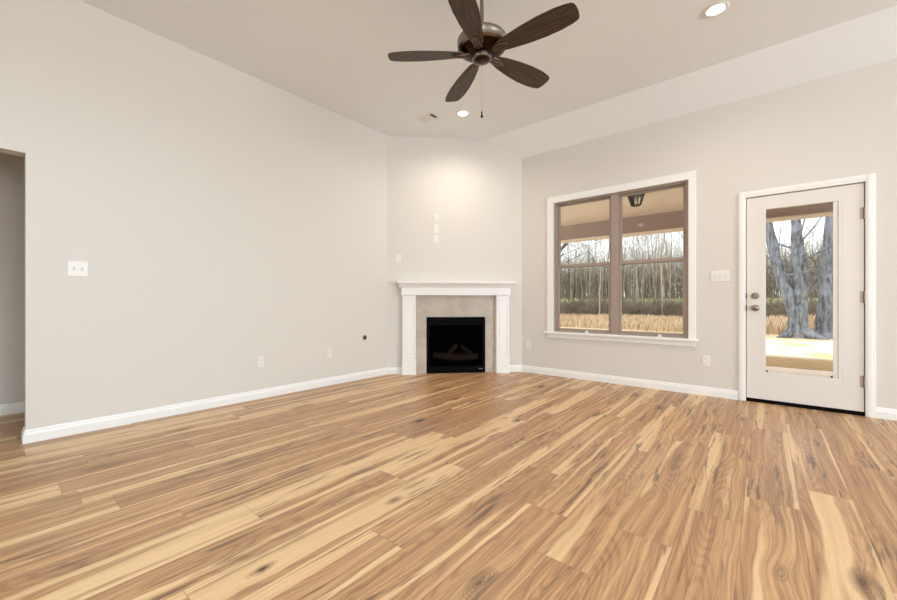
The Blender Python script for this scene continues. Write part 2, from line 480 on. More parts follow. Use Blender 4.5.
# ---- baseboards (profile in (out, up))
def baseboard(name, segs):
    """segs: (start xy, end xy) in the room plan, wall on the left hand of the run seen from above"""
    mb = MB()
    prof = [(0, 0), (0.016, 0), (0.016, 0.058), (0.0145, 0.066), (0.011, 0.072), (0.010, 0.083), (0.006, 0.092), (0, 0.094)]
    for a, b in segs:
        a, b = Vector(a), Vector(b); d = (b - a).normalized(); n = Vector((d.y, -d.x))
        i = len(mb.v); N = len(prof)
        for p in (a, b):
            for q, h in prof: mb.v.append((p.x + n.x * q, p.y + n.y * q, h + 0.0005))
        mb.f.append(tuple(i + t for t in range(N))); mb.m.append(0)
        mb.f.append(tuple(i + N + t for t in reversed(range(N)))); mb.m.append(0)
        for t in range(N):
            u = (t + 1) % N; mb.f.append((i + t, i + u, i + N + u, i + N + t)); mb.m.append(0)
    o = mb.build(name, M['trim']); o['kind'] = 'structure'
    return o
dt = (DB - DA).normalized()
P = lambda u: DA + dt * u
baseboard('baseboard_left', [((WL, 0.168), (WL, 3.645)), ((WL - 0.12, 0.168), (WL + 0.016, 0.168)), ((WL, YB), (WL, -1.35))])
baseboard('baseboard_corner', [(P(0.0), P(0.205)), (P(1.735), P(DL))])
baseboard('baseboard_right', [((DB.x, WW), (DX0 - 0.062, WW)), ((DX1 + 0.06, WW), (XR, WW))])
baseboard('baseboard_hall', [((XH, -1.9), (XH, 2.5))])

# ================================================================== window_1 (twin double-hung)
W1 = empty('window_1', (0, WW, 0)); W1['kind'] = 'structure'
def win(mb, name, mat, parent=W1, bevel=0.003): return mb.build(name, mat, parent, bevel)
mb = MB(); c0 = 0.086
for a, b in (((WX0 - c0, WZ0 - 0.02), (WX0, WZ1 + c0)), ((WX1, WZ0 - 0.02), (WX1 + c0 - 0.018, WZ1 + c0)), ((WX0, WZ1), (WX1, WZ1 + c0))):
    mb.box((a[0], -0.018, a[1]), (b[0], 0, b[1]))
win(mb, 'casing', M['trim'])
mb = MB(); mb.box((WX0 - 0.115, -0.055, WZ0 - 0.030), (WX1 + 0.088, 0.03, WZ0 - 0.004)); win(mb, 'stool', M['trim'], bevel=0.006)
mb = MB(); mb.box((WX0 - 0.09, -0.016, WZ0 - 0.085), (WX1 + 0.068, 0, WZ0 - 0.030)); win(mb, 'apron', M['trim'])
fy0, fy1 = 0.022, 0.120
mb = MB()
fw = 0.030
mb.box((WX0, fy0, WZ0), (WX0 + fw, fy1, WZ1)); mb.box((WX1 - fw, fy0, WZ0), (WX1, fy1, WZ1))
mb.box((WX0 + fw, fy0, WZ1 - 0.022), (WX1 - fw, fy1, WZ1)); mb.box((WX0 + fw, fy0, WZ0), (WX1 - fw, fy1, WZ0 + 0.022))
win(mb, 'frame', M['taupe'])
mxa, mxb = -1.450, -1.366
mb = MB(); mb.box((mxa, fy0 - 0.004, WZ0 + 0.02), (mxb, fy1, WZ1 - 0.01)); win(mb, 'mullion', M['taupe'])
ZC = 1.487
for lo, hi in ((WX0 + fw, mxa), (mxb, WX1 - fw)):
    for upper in (False, True):
        ya = 0.074 if upper else 0.040; yb = ya + 0.032; st = 0.030
        za, zb = (ZC - 0.022, WZ1 - 0.022) if upper else (WZ0 + 0.022, ZC + 0.022)
        mb = MB()
        mb.box((lo, ya, za), (lo + st, yb, zb)); mb.box((hi - st, ya, za), (hi, yb, zb))
        mb.box((lo + st, ya, zb - (0.023 if upper else 0.040)), (hi - st, yb, zb))
        mb.box((lo + st, ya, za), (hi - st, yb, za + (0.040 if upper else 0.026)))
        s = win(mb, 'upper_sash' if upper else 'lower_sash', M['taupe'], bevel=0.002)
        mb = MB(); e = 0.004
        zt = zb - (0.023 if upper else 0.040); zl = za + (0.040 if upper else 0.026)
        mb.box((lo + st - e, ya + 0.013, zl - e), (hi - st + e, ya + 0.019, zt + e))
        mb.build('pane', M['glass'], s)
        if not upper:
            mb = MB(); xc = (lo + hi) / 2 + (0.06 if lo < -1.6 else 0.10)
            mb.box((xc - 0.024, 0.000, WZ0 - 0.003), (xc + 0.024, 0.0215, WZ0 + 0.012)); mb.box((xc - 0.015, 0.006, WZ0 + 0.012), (xc + 0.015, 0.0215, WZ0 + 0.030))
            k = mb.build('sash_lift', M['plastic'], s, 0.003); k['label'] = 'small white sash lift'

# ================================================================== door_1 (full-lite back door)
D1 = empty('door_1', (0, WW, 0)); D1['kind'] = 'structure'
mb = MB(); cw = 0.060
def casing_leg(x0, x1, z0, z1): mb.box((x0, -0.017, z0), (x1, 0.0, z1)); mb.box((x0 + 0.012, -0.022, z0), (x1 - 0.02, -0.017, z1))
casing_leg(DX0 - cw, DX0, 0.001, DZ1 + cw); casing_leg(DX1, DX1 + cw, 0.001, DZ1 + cw)
mb.box((DX0, -0.017, DZ1), (DX1, 0.0, DZ1 + cw)); mb.box((DX0 - 0.01, -0.022, DZ1 + 0.02), (DX1 + 0.01, -0.017, DZ1 + cw - 0.012))
mb.build('casing', M['trim'], D1, 0.003)
mb = MB()
mb.box((DX0, 0.052, 0.0), (DX0 + 0.012, 0.16, DZ1)); mb.box((DX1 - 0.012, 0.052, 0.0), (DX1, 0.16, DZ1)); mb.box((DX0, 0.052, DZ1 - 0.012), (DX1, 0.16, DZ1))
mb.build('jamb', M['trim'], D1)
SX0, SX1, SZ0, SZ1 = DX0 + 0.006, DX1 - 0.007, 0.037, DZ1 - 0.007
GX0, GX1, GZ0, GZ1 = 0.002, 0.497, 0.311, 1.925
mb = MB(); y0, y1 = 0.004, 0.048
mb.box((SX0, y0, SZ0), (GX0, y1, SZ1)); mb.box((GX1, y0, SZ0), (SX1, y1, SZ1))
mb.box((GX0, y0, SZ0), (GX1, y1, GZ0)); mb.box((GX0, y0, GZ1), (GX1, y1, SZ1))
# faint pressed line around the lite
for a, b in (((GX0 - 0.03, GZ0 - 0.03), (GX0 - 0.024, GZ1 + 0.03)), ((GX1 + 0.024, GZ0 - 0.03), (GX1 + 0.03, GZ1 + 0.03)), ((GX0 - 0.03, GZ1 + 0.024), (GX1 + 0.03, GZ1 + 0.03)), ((GX0 - 0.03, GZ0 - 0.03), (GX1 + 0.03, GZ0 - 0.024))):
    mb.box((a[0], y0 - 0.0015, a[1]), (b[0], y0 + 0.002, b[1]))
slab = mb.build('slab', M['door'], D1)
mb = MB(); mb.box((GX0, 0.022, GZ0), (GX1, 0.030, GZ1)); mb.build('pane', M['glass'], D1)
mb = MB(); mb.box((GX1 - 0.034, 0.010, GZ0 + 0.002), (GX1 - 0.001, 0.021, GZ1 - 0.002))
mb.build('lite_trim', M['door'], D1, 0.002)
for x, z in ((GX0 + 0.008, GZ0 + 0.008), (GX1 - 0.042, GZ0 + 0.008)):
    mb = MB(); mb.box((x - 0.007, 0.006, z - 0.007), (x + 0.007, 0.0215, z + 0.007)); mb.build('corner_clip', M['gasket'], D1)
mb = MB(); mb.box((DX0 + 0.001, 0.001, 0.0005), (DX1 - 0.001, 0.03, 0.034)); k = mb.build('door_sweep', M['rubber'], D1); k['label'] = 'black sweep under the door'
mb = MB(); mb.box((DX0 + 0.001, 0.032, 0.0005), (DX1 - 0.001, 0.16, 0.022)); mb.build('threshold', M['nickel'], D1, 0.003)
for hz in (1.788, 1.049, 0.302):
    mb = MB(); xh = SX1 + 0.003
    mb.tube([(xh, -0.007, hz - 0.052), (xh, -0.007, hz + 0.052)], 0.0085, 12)
    mb.lathe([(0.0, 0.052), (0.006, 0.052), (0.007, 0.056), (0.004, 0.061), (0.0, 0.062)], 12, origin=(xh, -0.007, hz))
    mb.box((xh - 0.026, 0.0008, hz - 0.05), (xh, 0.004, hz + 0.05))
    k = mb.build('hinge', M['nickel'], D1, smooth=True); k['label'] = 'satin nickel hinge'
KX = SX0 + 0.066
mb = MB(); mb.lathe([(0, 0), (0.033, 0), (0.033, 0.006), (0.027, 0.011), (0.024, 0.013), (0.0235, 0.016), (0, 0.016)], 32, axis='y', origin=(KX, 0.004, 1.068))
mb.box((KX - 0.005, -0.028, 1.068 - 0.014), (KX + 0.005, -0.010, 1.068 + 0.014))
k = mb.build('deadbolt', M['nickel'], D1, 0.0015, True); k['label'] = 'round satin nickel deadbolt thumb turn'
mb = MB(); mb.lathe([(0, 0), (0.033, 0), (0.033, 0.005), (0.026, 0.010), (0.013, 0.013), (0.011, 0.026), (0.016, 0.032), (0.025, 0.038), (0.0285, 0.048), (0.0275, 0.058), (0.021, 0.066), (0.010, 0.070), (0, 0.0705)], 32, axis='y', origin=(KX, 0.004, 0.945))
kn = mb.build('knob', M['nickel'], D1, 0, True); kn['label'] = 'round satin nickel door knob'
mb = MB(); mb.lathe([(0, 0.0700), (0.0055, 0.0705), (0.0055, 0.0725), (0, 0.0725)], 16, axis='y', origin=(KX, 0.004, 0.945)); mb.build('key_button', M['gasket'], kn)
for hz in (1.068, 0.945):
    mb = MB(); mb.box((DX0 - 0.002, -0.0185, hz - 0.028), (DX0 + 0.005, 0.002, hz + 0.028)); mb.build('strike_plate', M['bronze'], D1, 0.001)

# unseen rear and side windows, added to go with the fill lamps
for nm, loc, rz, L in (('added_window_2', (3.4, YB, 0), PI, 3.4), ('added_window_3', (XR, 1.9, 0), -PI / 2, 3.6)):
    r = empty(nm, loc, rz); r['kind'] = 'structure'
    mb = MB()
    for x in (-L / 2, -L / 6 - 0.03, L / 6 - 0.03, L / 2 - 0.06): mb.box((x, 0.0, 0.45), (x + 0.06, 0.03, 2.65))
    mb.box((-L / 2, 0.0, 0.45), (L / 2, 0.03, 0.51)); mb.box((-L / 2, 0.0, 2.59), (L / 2, 0.03, 2.65))
    mb.build('frame', M['taupe'], r)
    mb = MB()
    for a, b in ((-L / 2 - 0.08, -L / 2), (L / 2, L / 2 + 0.08)): mb.box((a, -0.018, 0.37), (b, 0, 2.73))
    mb.box((-L / 2, -0.018, 2.65), (L / 2, 0, 2.73)); mb.box((-L / 2, -0.018, 0.37), (L / 2, 0, 0.45))
    mb.build('casing', M['trim'], r)

# ================================================================== fireplace on the diagonal wall
FP = empty('fireplace_surround', (DA.x, DA.y, 0), DANG)
tag(FP, 'white wooden mantel with panelled pilasters and grey beige tile around the black firebox', 'fireplace')
U0, U1 = 0.190, 1.738
mb = MB()   # stepped shelf with a crown below it; (y, z) outline, out of the wall is -y
mb.box((U0 - 0.055, -0.185, 1.262), (U1 + 0.052, -0.001, 1.288))
prof = [(-0.001, 1.262), (-0.165, 1.262), (-0.160, 1.252), (-0.140, 1.243), (-0.122, 1.228), (-0.115, 1.214), (-0.102, 1.206), (-0.001, 1.206)]
mb.prism([(y, z) for y, z in prof], 0, U0 - 0.030, U1 + 0.028)
mb.build('mantel_shelf', M['trim'], FP, 0.003)
mb = MB(); mb.box((U0 + 0.004, -0.100, 1.098), (U1 - 0.004, -0.001, 1.206)); mb.build('frieze', M['trim'], FP, 0.002)
for a, b in ((U0 + 0.018, U0 + 0.202), (U1 - 0.202, U1 - 0.018)):
    mb = MB()
    yf = -0.082
    mb.box((a, yf + 0.008, 0.215), (b, -0.001, 1.096))
    m = 0.026
    mb.box((a, yf, 0.215), (a + m, yf + 0.008, 1.096)); mb.box((b - m, yf, 0.215), (b, yf + 0.008, 1.096))
    mb.box((a + m, yf, 1.02), (b - m, yf + 0.008, 1.096)); mb.box((a + m, yf, 0.215), (b - m, yf + 0.008, 0.262))
    pl = mb.build('pilaster', M['trim'], FP, 0.0015)
    mb = MB(); q = 0.040
    mb.box((a + q, yf + 0.003, 0.278), (b - q, yf + 0.0085, 1.004)); mb.build('raised_panel', M['trim'], pl, 0.004)
    mb = MB(); mb.box((a - 0.004, -0.092, 0.0005), (b + 0.004, -0.001, 0.214)); mb.box((a - 0.008, -0.098, 0.0005), (b + 0.008, -0.001, 0.022))
    mb.build('plinth_block', M['trim'], pl, 0.002)
ts = []
mb = MB(); y0t, g = -0.014, 0.0016
TI0, TI1, TO0, TO1, TZ = 0.548, 1.390, U0 + 0.195, U1 - 0.195, 1.098
mb.box((TO0, y0t + 0.003, 0.001), (TI0, -0.001, TZ), 1); mb.box((TI1, y0t + 0.003, 0.001), (TO1, -0.001, TZ), 1); mb.box((TI0, y0t + 0.003, 0.793), (TI1, -0.001, TZ), 1)
def tile(u0, z0, u1, z1): mb.box((u0 + g, y0t, z0 + g), (u1 - g, -0.004, z1 - g), 0)
for z0, z1 in ((0.001, 0.46), (0.46, 0.793)): tile(TO0, z0, TI0, z1); tile(TI1, z0, TO1, z1)
xs = [TO0, TI0, TI0 + 0.28, TI0 + 0.5615, TI1, TO1]
xs = [TO0, 0.70, 1.005, 1.29, TO1]
for a, b in zip(xs, xs[1:]): tile(a, 0.793, b, TZ)
k = mb.build('tile_surround', [M['tile'], M['grout']], FP); k['label'] = 'grey beige stone tile surround'

FI = empty('fireplace_insert', (DA.x, DA.y, 0), DANG)
tag(FI, 'black gas fireplace insert with dark mesh screen set in the tiled surround', 'fireplace insert')
a, b, zt = TI0 + 0.002, TI1 - 0.002, 0.791
mb = MB()
mb.box((a, -0.020, 0.001), (a + 0.042, -0.001, zt)); mb.box((b - 0.042, -0.020, 0.001), (b, -0.001, zt))
mb.box((a + 0.042, -0.020, 0.001), (b - 0.042, -0.001, 0.10)); mb.box((a + 0.042, -0.020, 0.715), (b - 0.042, -0.001, zt))
mb.build('front_frame', M['black'], FI, 0.002)
mb = MB(); mb.prism([(-0.020, 0.715), (-0.052, 0.683), (-0.052, 0.677), (-0.045, 0.677), (-0.018, 0.703), (-0.018, 0.715)], 0, a + 0.01, b - 0.01); mb.build('hood', M['black'], FI)
mb = MB()  # firebox shell, open at the front
i0, i1, d = a + 0.012, b - 0.012, 0.42
mb.box((i0, 0.0, 0.002), (i0 + 0.01, d, zt - 0.012)); mb.box((i1 - 0.01, 0.0, 0.002), (i1, d, zt - 0.012))
mb.box((i0, d, 0.002), (i1, d + 0.01, zt - 0.012)); mb.box((i0, 0.0, 0.002), (i1, d, 0.10)); mb.box((i0, 0.0, zt - 0.03), (i1, d, zt - 0.012))
mb.build('firebox', M['black_inside'], FI)
mb = MB(); mb.box((a + 0.040, -0.008, 0.098), (b - 0.040, -0.003, 0.717)); mb.build('mesh_screen', M['smoked'], FI)
mb = MB()
for t in range(5): mb.box((b - 0.092 + t * 0.0125, -0.0222, 0.054), (b - 0.092 + t * 0.0125 + 0.008, -0.0198, 0.063))
k = mb.build('maker_badge', M['nickel'], FI); k['label'] = 'tiny silver maker mark'
mb = MB(); mb.box((a + 0.16, 0.10, 0.10), (b - 0.16, 0.34, 0.135))
for t in range(7): mb.tube([(a + 0.17 + t * 0.08, 0.06, 0.13), (a + 0.17 + t * 0.08, 0.36, 0.13)], 0.007, 6)
mb.build('burner_grate', M['black'], FI)
logs = [((0.66, 0.10, 0.235), (0.98, 0.13, 0.19), 0.045, 'ceramic log at the left front of the fire, pale broken end'),
        ((0.98, 0.12, 0.185), (1.30, 0.10, 0.22), 0.042, 'ceramic log at the right front of the fire'),
        ((0.72, 0.24, 0.20), (1.24, 0.26, 0.20), 0.055, 'longest ceramic log lying across the back of the fire'),
        ((0.86, 0.12, 0.24), (1.02, 0.24, 0.36), 0.034, 'ceramic branch leaning up in the middle of the fire'),
        ((1.22, 0.12, 0.26), (1.10, 0.25, 0.34), 0.032, 'ceramic branch leaning up at the right of the fire')]
for pa, pb, r, lb in logs:
    pa, pb = Vector(pa), Vector(pb); mid = (pa + pb) / 2
    rr = random.Random(int(r * 1e4))
    pts = [pa.lerp(pb, t / 7) + Vector((rr.uniform(-1, 1), rr.uniform(-1, 1), rr.uniform(-1, 1))) * 0.006 - mid for t in range(8)]
    mb = MB(); mb.tube(pts, [r * rr.uniform(0.85, 1.12) for _ in pts], 10)
    wp = Matrix.Rotation(DANG, 4, 'Z') @ mid
    o = mb.build('fire_log', M['log'], None, 0, True, (DA.x + wp.x, DA.y + wp.y, wp.z), DANG)
    tag(o, lb, 'log', 'ceramic logs in the firebox')

# ================================================================== wall plates
def plate_base(name, frame, u, z, wd, ht, label, cat, group=None):
    (ox, oy), ang = frame
    o = empty(name, (ox + math.cos(ang) * u, oy + math.sin(ang) * u, z), ang)
    tag(o, label, cat, group)
    mb = MB()
    h, v, t = wd / 2, ht / 2, 0.006
    mb.box((-h, -t * 0.5, -v), (h, 0, v)); mb.box((-h + 0.004, -t, -v + 0.004), (h - 0.004, -t * 0.5, v - 0.004))
    mb.build('cover_plate', M['plastic'], o, 0.0015)
    return o
def outlet(frame, u, z, label, wd=0.072, ht=0.117):
    o = plate_base('wall_outlet', frame, u, z, wd, ht, label, 'outlet')
    for s in (-1, 1):
        mb = MB(); zc = s * 0.0195
        mb.prism([(x * 0.017, zc + y * 0.0145) for x, y in [(math.cos(q * PI / 8) * (1 if abs(math.cos(q * PI / 8)) < .9 else .95), max(-.86, min(.86, math.sin(q * PI / 8)))) for q in range(16)]], 1, -0.0085, -0.006, 0)
        for sx in (-0.0065, 0.0055): mb.box((sx, -0.0088, zc - 0.001), (sx + 0.0016, -0.0084, zc + 0.0075), 1)
        mb.box((-0.002, -0.0088, zc - 0.0085), (0.002, -0.0084, zc - 0.0045), 1)
        mb.build('receptacle', [M['plastic'], M['slot']], o)
    return o
def switch(frame, u, z, n, label, style='toggle', wd=None, ht=0.117):
    wd = wd or (0.072 + 0.046 * (n - 1))
    o = plate_base('light_switch', frame, u, z, wd, ht, label, 'light switch')
    for i in range(n):
        x = (i - (n - 1) / 2) * 0.046
        mb = MB()
        if style == 'toggle':
            mb.box((x - 0.006, -0.0075, -0.0125), (x + 0.006, -0.006, 0.0125), 1)
            mb.prism([(-0.0065, -0.008), (-0.017, 0.006 - 0.016), (-0.019, 0.002 - 0.014), (-0.0065, 0.006)], 0, x - 0.0045, x + 0.0045, 0)
            mb.build('toggle', [M['plastic'], M['slot']], o)
        else:
            mb.prism([(-0.006, -0.033), (-0.0105, -0.033), (-0.0075, 0.0), (-0.0105, 0.033), (-0.006, 0.033)], 0, x - 0.0165, x + 0.0165, 0)
            mb.build('rocker', M['plastic'], o)
    return o
F_LEFT = ((WL, 0.0), PI / 2); F_WIN = ((0.0, WW), 0.0); F_DIAG = ((DA.x, DA.y), DANG)
switch(F_LEFT, 0.445, 1.258, 2, 'white double light switch plate on the left wall beside the hallway opening')
outlet(F_LEFT, 1.86, 0.381, 'white outlet low on the left wall, the one nearer the hallway')
outlet(F_LEFT, 2.696, 0.384, 'white outlet low on the left wall, the one nearer the fireplace')
switch(F_WIN, -0.362, 1.274, 3, 'white triple light switch plate between the window and the door')
outlet(F_WIN, -0.482, 0.371, 'white outlet low on the wall between window and door')
outlet(F_WIN, -2.545, 0.395, 'white outlet low on the wall between the fireplace and the window')
outlet(F_DIAG, 0.684, 2.186, 'top white plate of the three stacked above the mantel, a power outlet')
o = plate_base('blank_plate', F_DIAG, 0.684, 2.036, 0.072, 0.117, 'middle white plate of the three stacked above the mantel, blank', 'wall plate')
for s in (-1, 1):
    mb = MB(); mb.lathe([(0, 0.006), (0.0032, 0.006), (0.0028, 0.0072), (0, 0.0074)], 10, axis='y', origin=(0, 0, s * 0.042)); mb.build('screw', M['plastic'], o)
o = plate_base('cable_plate', F_DIAG, 0.684, 1.887, 0.072, 0.117, 'bottom white plate of the three stacked above the mantel, with round cable port', 'wall plate')
mb = MB(); mb.lathe([(0, 0.006), (0.016, 0.006), (0.016, 0.009), (0.010, 0.010), (0.010, 0.007), (0, 0.007)], 24, axis='y', origin=(0, 0, 0)); mb.build('cable_port', M['plastic'], o, 0, True)
switch(F_DIAG, 0.158, 1.611, 1, 'white single rocker switch at the left above the mantel shelf', 'rocker')
# gas key valve
o = empty('gas_valve', (WL, 3.242, 0.538), PI / 2)
tag(o, 'small round gas key valve on the left wall near the fireplace', 'gas valve')
mb = MB(); mb.lathe([(0, 0), (0.034, 0), (0.034, 0.004), (0.028, 0.007), (0.014, 0.008), (0, 0.008)], 28, axis='y'); mb.build('escutcheon', M['nickel'], o, 0, True)
mb = MB(); mb.lathe([(0, 0.008), (0.020, 0.008), (0.019, 0.018), (0.013, 0.021), (0, 0.021)], 20, axis='y'); k = mb.build('valve_socket', M['gasket'], o, 0, True); k['label'] = 'dark valve socket'

# ================================================================== ceiling things
def can_light(x, y, label, power=None):
    power = power or CAN_REAR
    o = empty('recessed_light', (x, y, HC)); tag(o, label, 'ceiling light', 'recessed ceiling lights')
    mb = MB(); mb.lathe([(0.060, -0.001), (0.084, -0.001), (0.086, -0.004), (0.080, -0.008), (0.064, -0.010), (0.060, -0.008)], 48); mb.f = mb.f[:-2]; mb.m = mb.m[:-2]
    mb.build('trim_ring', M['plastic'], o, 0, True)
    mb = MB(); mb.lathe([(0, -0.002), (0.0615, -0.002), (0.0615, -0.006), (0, -0.006)], 40); mb.build('lens', M['lens'], o)
    d = bpy.data.lights.new('recessed_lamp', 'SPOT'); d.energy = power[0]; d.spot_size = math.radians(165); d.spot_blend = 1.0
    d.shadow_soft_size = 0.08; d.color = power[1]
    lo = bpy.data.objects.new('recessed_lamp', d); COL.objects.link(lo); lo.parent = o; lo.location = (0, 0, -0.02)
    return o
can_light(-0.295, 3.781, 'lit recessed ceiling light above the space between window and door', CAN_FRONT)
can_light(-2.789, 3.821, 'lit recessed ceiling light in front of the fireplace, beside the vent', CAN_FRONT)
can_light(-2.0, 0.30, 'lit recessed ceiling light left of the fan and nearer the camera, out of frame')
can_light(-0.295, 0.70, 'lit recessed ceiling light right of the fan and nearer the camera, out of frame')
for x, y in ((2.4, 0.7), (2.4, -2.4), (-0.295, -2.4), (-2.789, -2.4)):
    pw = (25.0, CAN_REAR[1]) if x > 2 else CAN_REAR
    can_light(x, y, 'lit recessed ceiling light in the part of the room behind the camera', pw)

# vent
VC = Vector((-3.185, 3.635, HC)); va = 0.0
V = empty('ceiling_vent', VC, va); tag(V, 'white louvred air vent in the ceiling beside the recessed light', 'vent')
L, Wd = 0.125, 0.082
mb = MB()
mb.box((-L, -Wd, -0.008), (L, -Wd + 0.022, -0.0005)); mb.box((-L, Wd - 0.022, -0.008), (L, Wd, -0.0005))
mb.box((-L, -Wd + 0.022, -0.008), (-L + 0.022, Wd - 0.022, -0.0005)); mb.box((L - 0.022, -Wd + 0.022, -0.008), (L, Wd - 0.022, -0.0005))
mb.build('frame', M['plastic'], V, 0.002)
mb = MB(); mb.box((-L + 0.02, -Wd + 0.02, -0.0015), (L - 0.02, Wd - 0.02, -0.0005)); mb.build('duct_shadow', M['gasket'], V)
for k in range(8):
    x = -L + 0.030 + k * 0.0235
    tilt = 0.008 if x < 0.06 else -0.008
    mb = MB(); mb.prism([(x - tilt, -0.012), (x - tilt + 0.002, -0.0125), (x + tilt + 0.002, -0.002), (x + tilt, -0.002)], 1, -Wd + 0.021, Wd - 0.021)
    mb.build('slat', M['plastic'], V)

# ================================================================== ceiling fan
FX, FY, FZ = -1.497, 2.274, 2.742
FAN = empty('ceiling_fan', (FX, FY, HC))
tag(FAN, 'five blade ceiling fan with dark walnut blades and bronze motor hanging on a downrod', 'ceiling fan')
dz = lambda z: z - HC
mb = MB(); mb.lathe([(0, -0.0005), (0.068, -0.0005), (0.070, -0.010), (0.064, -0.040), (0.040, -0.062), (0.018, -0.070), (0, -0.070)], 36); mb.build('canopy', M['pewter'], FAN, 0, True)
mb = MB(); mb.tube([(0, 0, -0.06), (0, 0, dz(2.955))], 0.0135, 16); mb.build('downrod', M['pewter'], FAN, 0, True)
mb = MB(); mb.lathe([(0, dz(2.905)), (0.026, dz(2.905)), (0.030, dz(2.885)), (0.050, dz(2.876)), (0.110, dz(2.872)), (0.145, dz(2.864)), (0.160, dz(2.852)), (0.166, dz(2.842)), (0.171, dz(2.838)), (0.171, dz(2.815)), (0.168, dz(2.811)), (0.168, dz(2.782)), (0.160, dz(2.776)), (0.146, dz(2.774)), (0, dz(2.774))], 56)
mh = mb.build('motor_housing', M['pewter'], FAN, 0, True)
mb = MB(); mb.lathe([(0, dz(2.776)), (0.143, dz(2.776)), (0.147, dz(2.772)), (0.140, dz(2.766)), (0.128, dz(2.764)), (0.133, dz(2.760)), (0.125, dz(2.755)), (0.114, dz(2.753)), (0.119, dz(2.749)), (0.110, dz(2.744)), (0.097, dz(2.742)), (0.101, dz(2.738)), (0.090, dz(2.734)), (0, dz(2.734))], 56)
mb.build('ribbed_motor_shell', M['bronze'], FAN, 0, True)
mb = MB(); mb.lathe([(0, dz(2.740)), (0.060, dz(2.740)), (0.062, dz(2.734)), (0.066, dz(2.730)), (0.068, dz(2.712)), (0.066, dz(2.703)), (0.060, dz(2.700)), (0.058, dz(2.702)), (0, dz(2.702))], 44)
sh = mb.build('switch_housing', M['pewter'], FAN, 0, True)
mb = MB(); mb.lathe([(0, dz(2.703)), (0.057, dz(2.703)), (0.050, dz(2.697)), (0.030, dz(2.693)), (0.008, dz(2.692)), (0, dz(2.692))], 36); mb.build('end_cap', M['bronze'], sh, 0, True)
mb = MB(); cx_, cy_ = 0.02, -0.03
for i in range(60):
    z = dz(2.690) - i * 0.0061
    mb.lathe([(0, z + 0.0012), (0.0011, z + 0.0006), (0.0011, z - 0.0006), (0, z - 0.0012)], 5, origin=(cx_, cy_, 0))
mb.tube([(cx_, cy_, dz(2.695)), (cx_, cy_, dz(2.325))], 0.0005, 5)
ch = mb.build('pull_chain', M['pewter'], FAN)
mb = MB(); zb = dz(2.28); mb.lathe([(0, zb), (0.006, zb + 0.002), (0.0085, zb + 0.008), (0.0065, zb + 0.018), (0.004, zb + 0.022), (0.0055, zb + 0.034), (0.003, zb + 0.046), (0, zb + 0.048)], 14, origin=(cx_, cy_, 0)); mb.build('chain_fob', M['lantern'], ch, 0, True)
# blade outline (x outward, y across)
def blade_mesh():
    pts = []
    R0, R1 = 0.115, 0.660
    half = [(0.0, 0.030), (0.02, 0.040), (0.08, 0.055), (0.20, 0.074), (0.32, 0.084), (0.42, 0.083), (0.49, 0.074), (0.525, 0.064), (0.537, 0.052), (0.543, 0.030), (0.5455, 0.0)]
    top = [(R0 + a, b) for a, b in half[:-1]]; bot = [(x, -y) for x, y in reversed(top)]
    out = top + [(R0 + half[-1][0], 0.0)] + bot
    mb = MB(); n = len(out)
    pitch = math.radians(-12)
    def tr(x, y, z): return (x, y * math.cos(pitch) - z * math.sin(pitch), y * math.sin(pitch) + z * math.cos(pitch))
    mb.v = [tr(x, y, -0.0035) for x, y in out] + [tr(x, y, 0.0035) for x, y in out]
    mb.f = [tuple(reversed(range(n))), tuple(range(n, 2 * n))] + [(k, (k + 1) % n, n + (k + 1) % n, n + k) for k in range(n)]
    mb.m = [0] * len(mb.f)
    return mb, tr
for k in range(5):
    ang = 1.30205 + k * 2 * PI / 5
    mb, tr = blade_mesh()
    bl = mb.build('blade', M['blade'], FAN, 0.002)
    bl.location = (0, 0, dz(FZ) ); bl.rotation_euler = (0, 0, ang)
    mb = MB()
    for s in (-1, 1):
        mb.tube([(0.062, s * 0.010, 0.010), (0.085, s * 0.018, 0.0), tr(0.115, s * 0.022, -0.008), tr(0.165, s * 0.018, -0.009), tr(0.205, s * 0.004, -0.008)], [0.009, 0.009, 0.008, 0.007, 0.004], 8)
    mb.tube([(0.060, 0, 0.010), (0.095, 0, -0.004), tr(0.145, 0, -0.009), tr(0.205, 0, -0.009)], [0.012, 0.011, 0.009, 0.005], 8)
    mb.build('blade_iron', M['iron'], bl, 0, True)

# ================================================================== outside: porch
mb = MB(); mb.box((-8, WW + 0.16, -0.22), (8, 8.80, -0.10)); o = mb.build('porch_floor', M['concrete']); o['kind'] = 'structure'
mb = MB(); mb.box((-8, WW + 0.16, 2.75), (8, 8.70, 2.85)); o = mb.build('porch_ceiling', M['porch_ceiling']); o['kind'] = 'structure'
mb = MB(); mb.box((-8, 8.70, 2.42), (8, 8.95, 2.95)); o = mb.build('porch_beam', M['porch_beam']); o['kind'] = 'structure'
mb = MB(); mb.box((-8, 8.66, 2.395), (8, 8.99, 2.42)); o = mb.build('trim_porch_beam', M['porch_ceiling']); o['kind'] = 'structure'
mb = MB(); mb.box((-8.5, WW - 0.2, 3.42), (8.5, 9.3, 3.55)); mb.box((-8.5, 8.95, 2.95), (8.5, 9.3, 3.42)); o = mb.build('porch_roof', M['porch_beam']); o['kind'] = 'structure'
for x in (-7.0, 3.4):
    mb = MB(); mb.box((x - 0.1, 8.72, -0.10), (x + 0.1, 8.92, 2.395)); mb.box((x - 0.13, 8.69, -0.10), (x + 0.13, 8.95, 0.05))
    o = mb.build('porch_column', M['trim']); o['kind'] = 'structure'
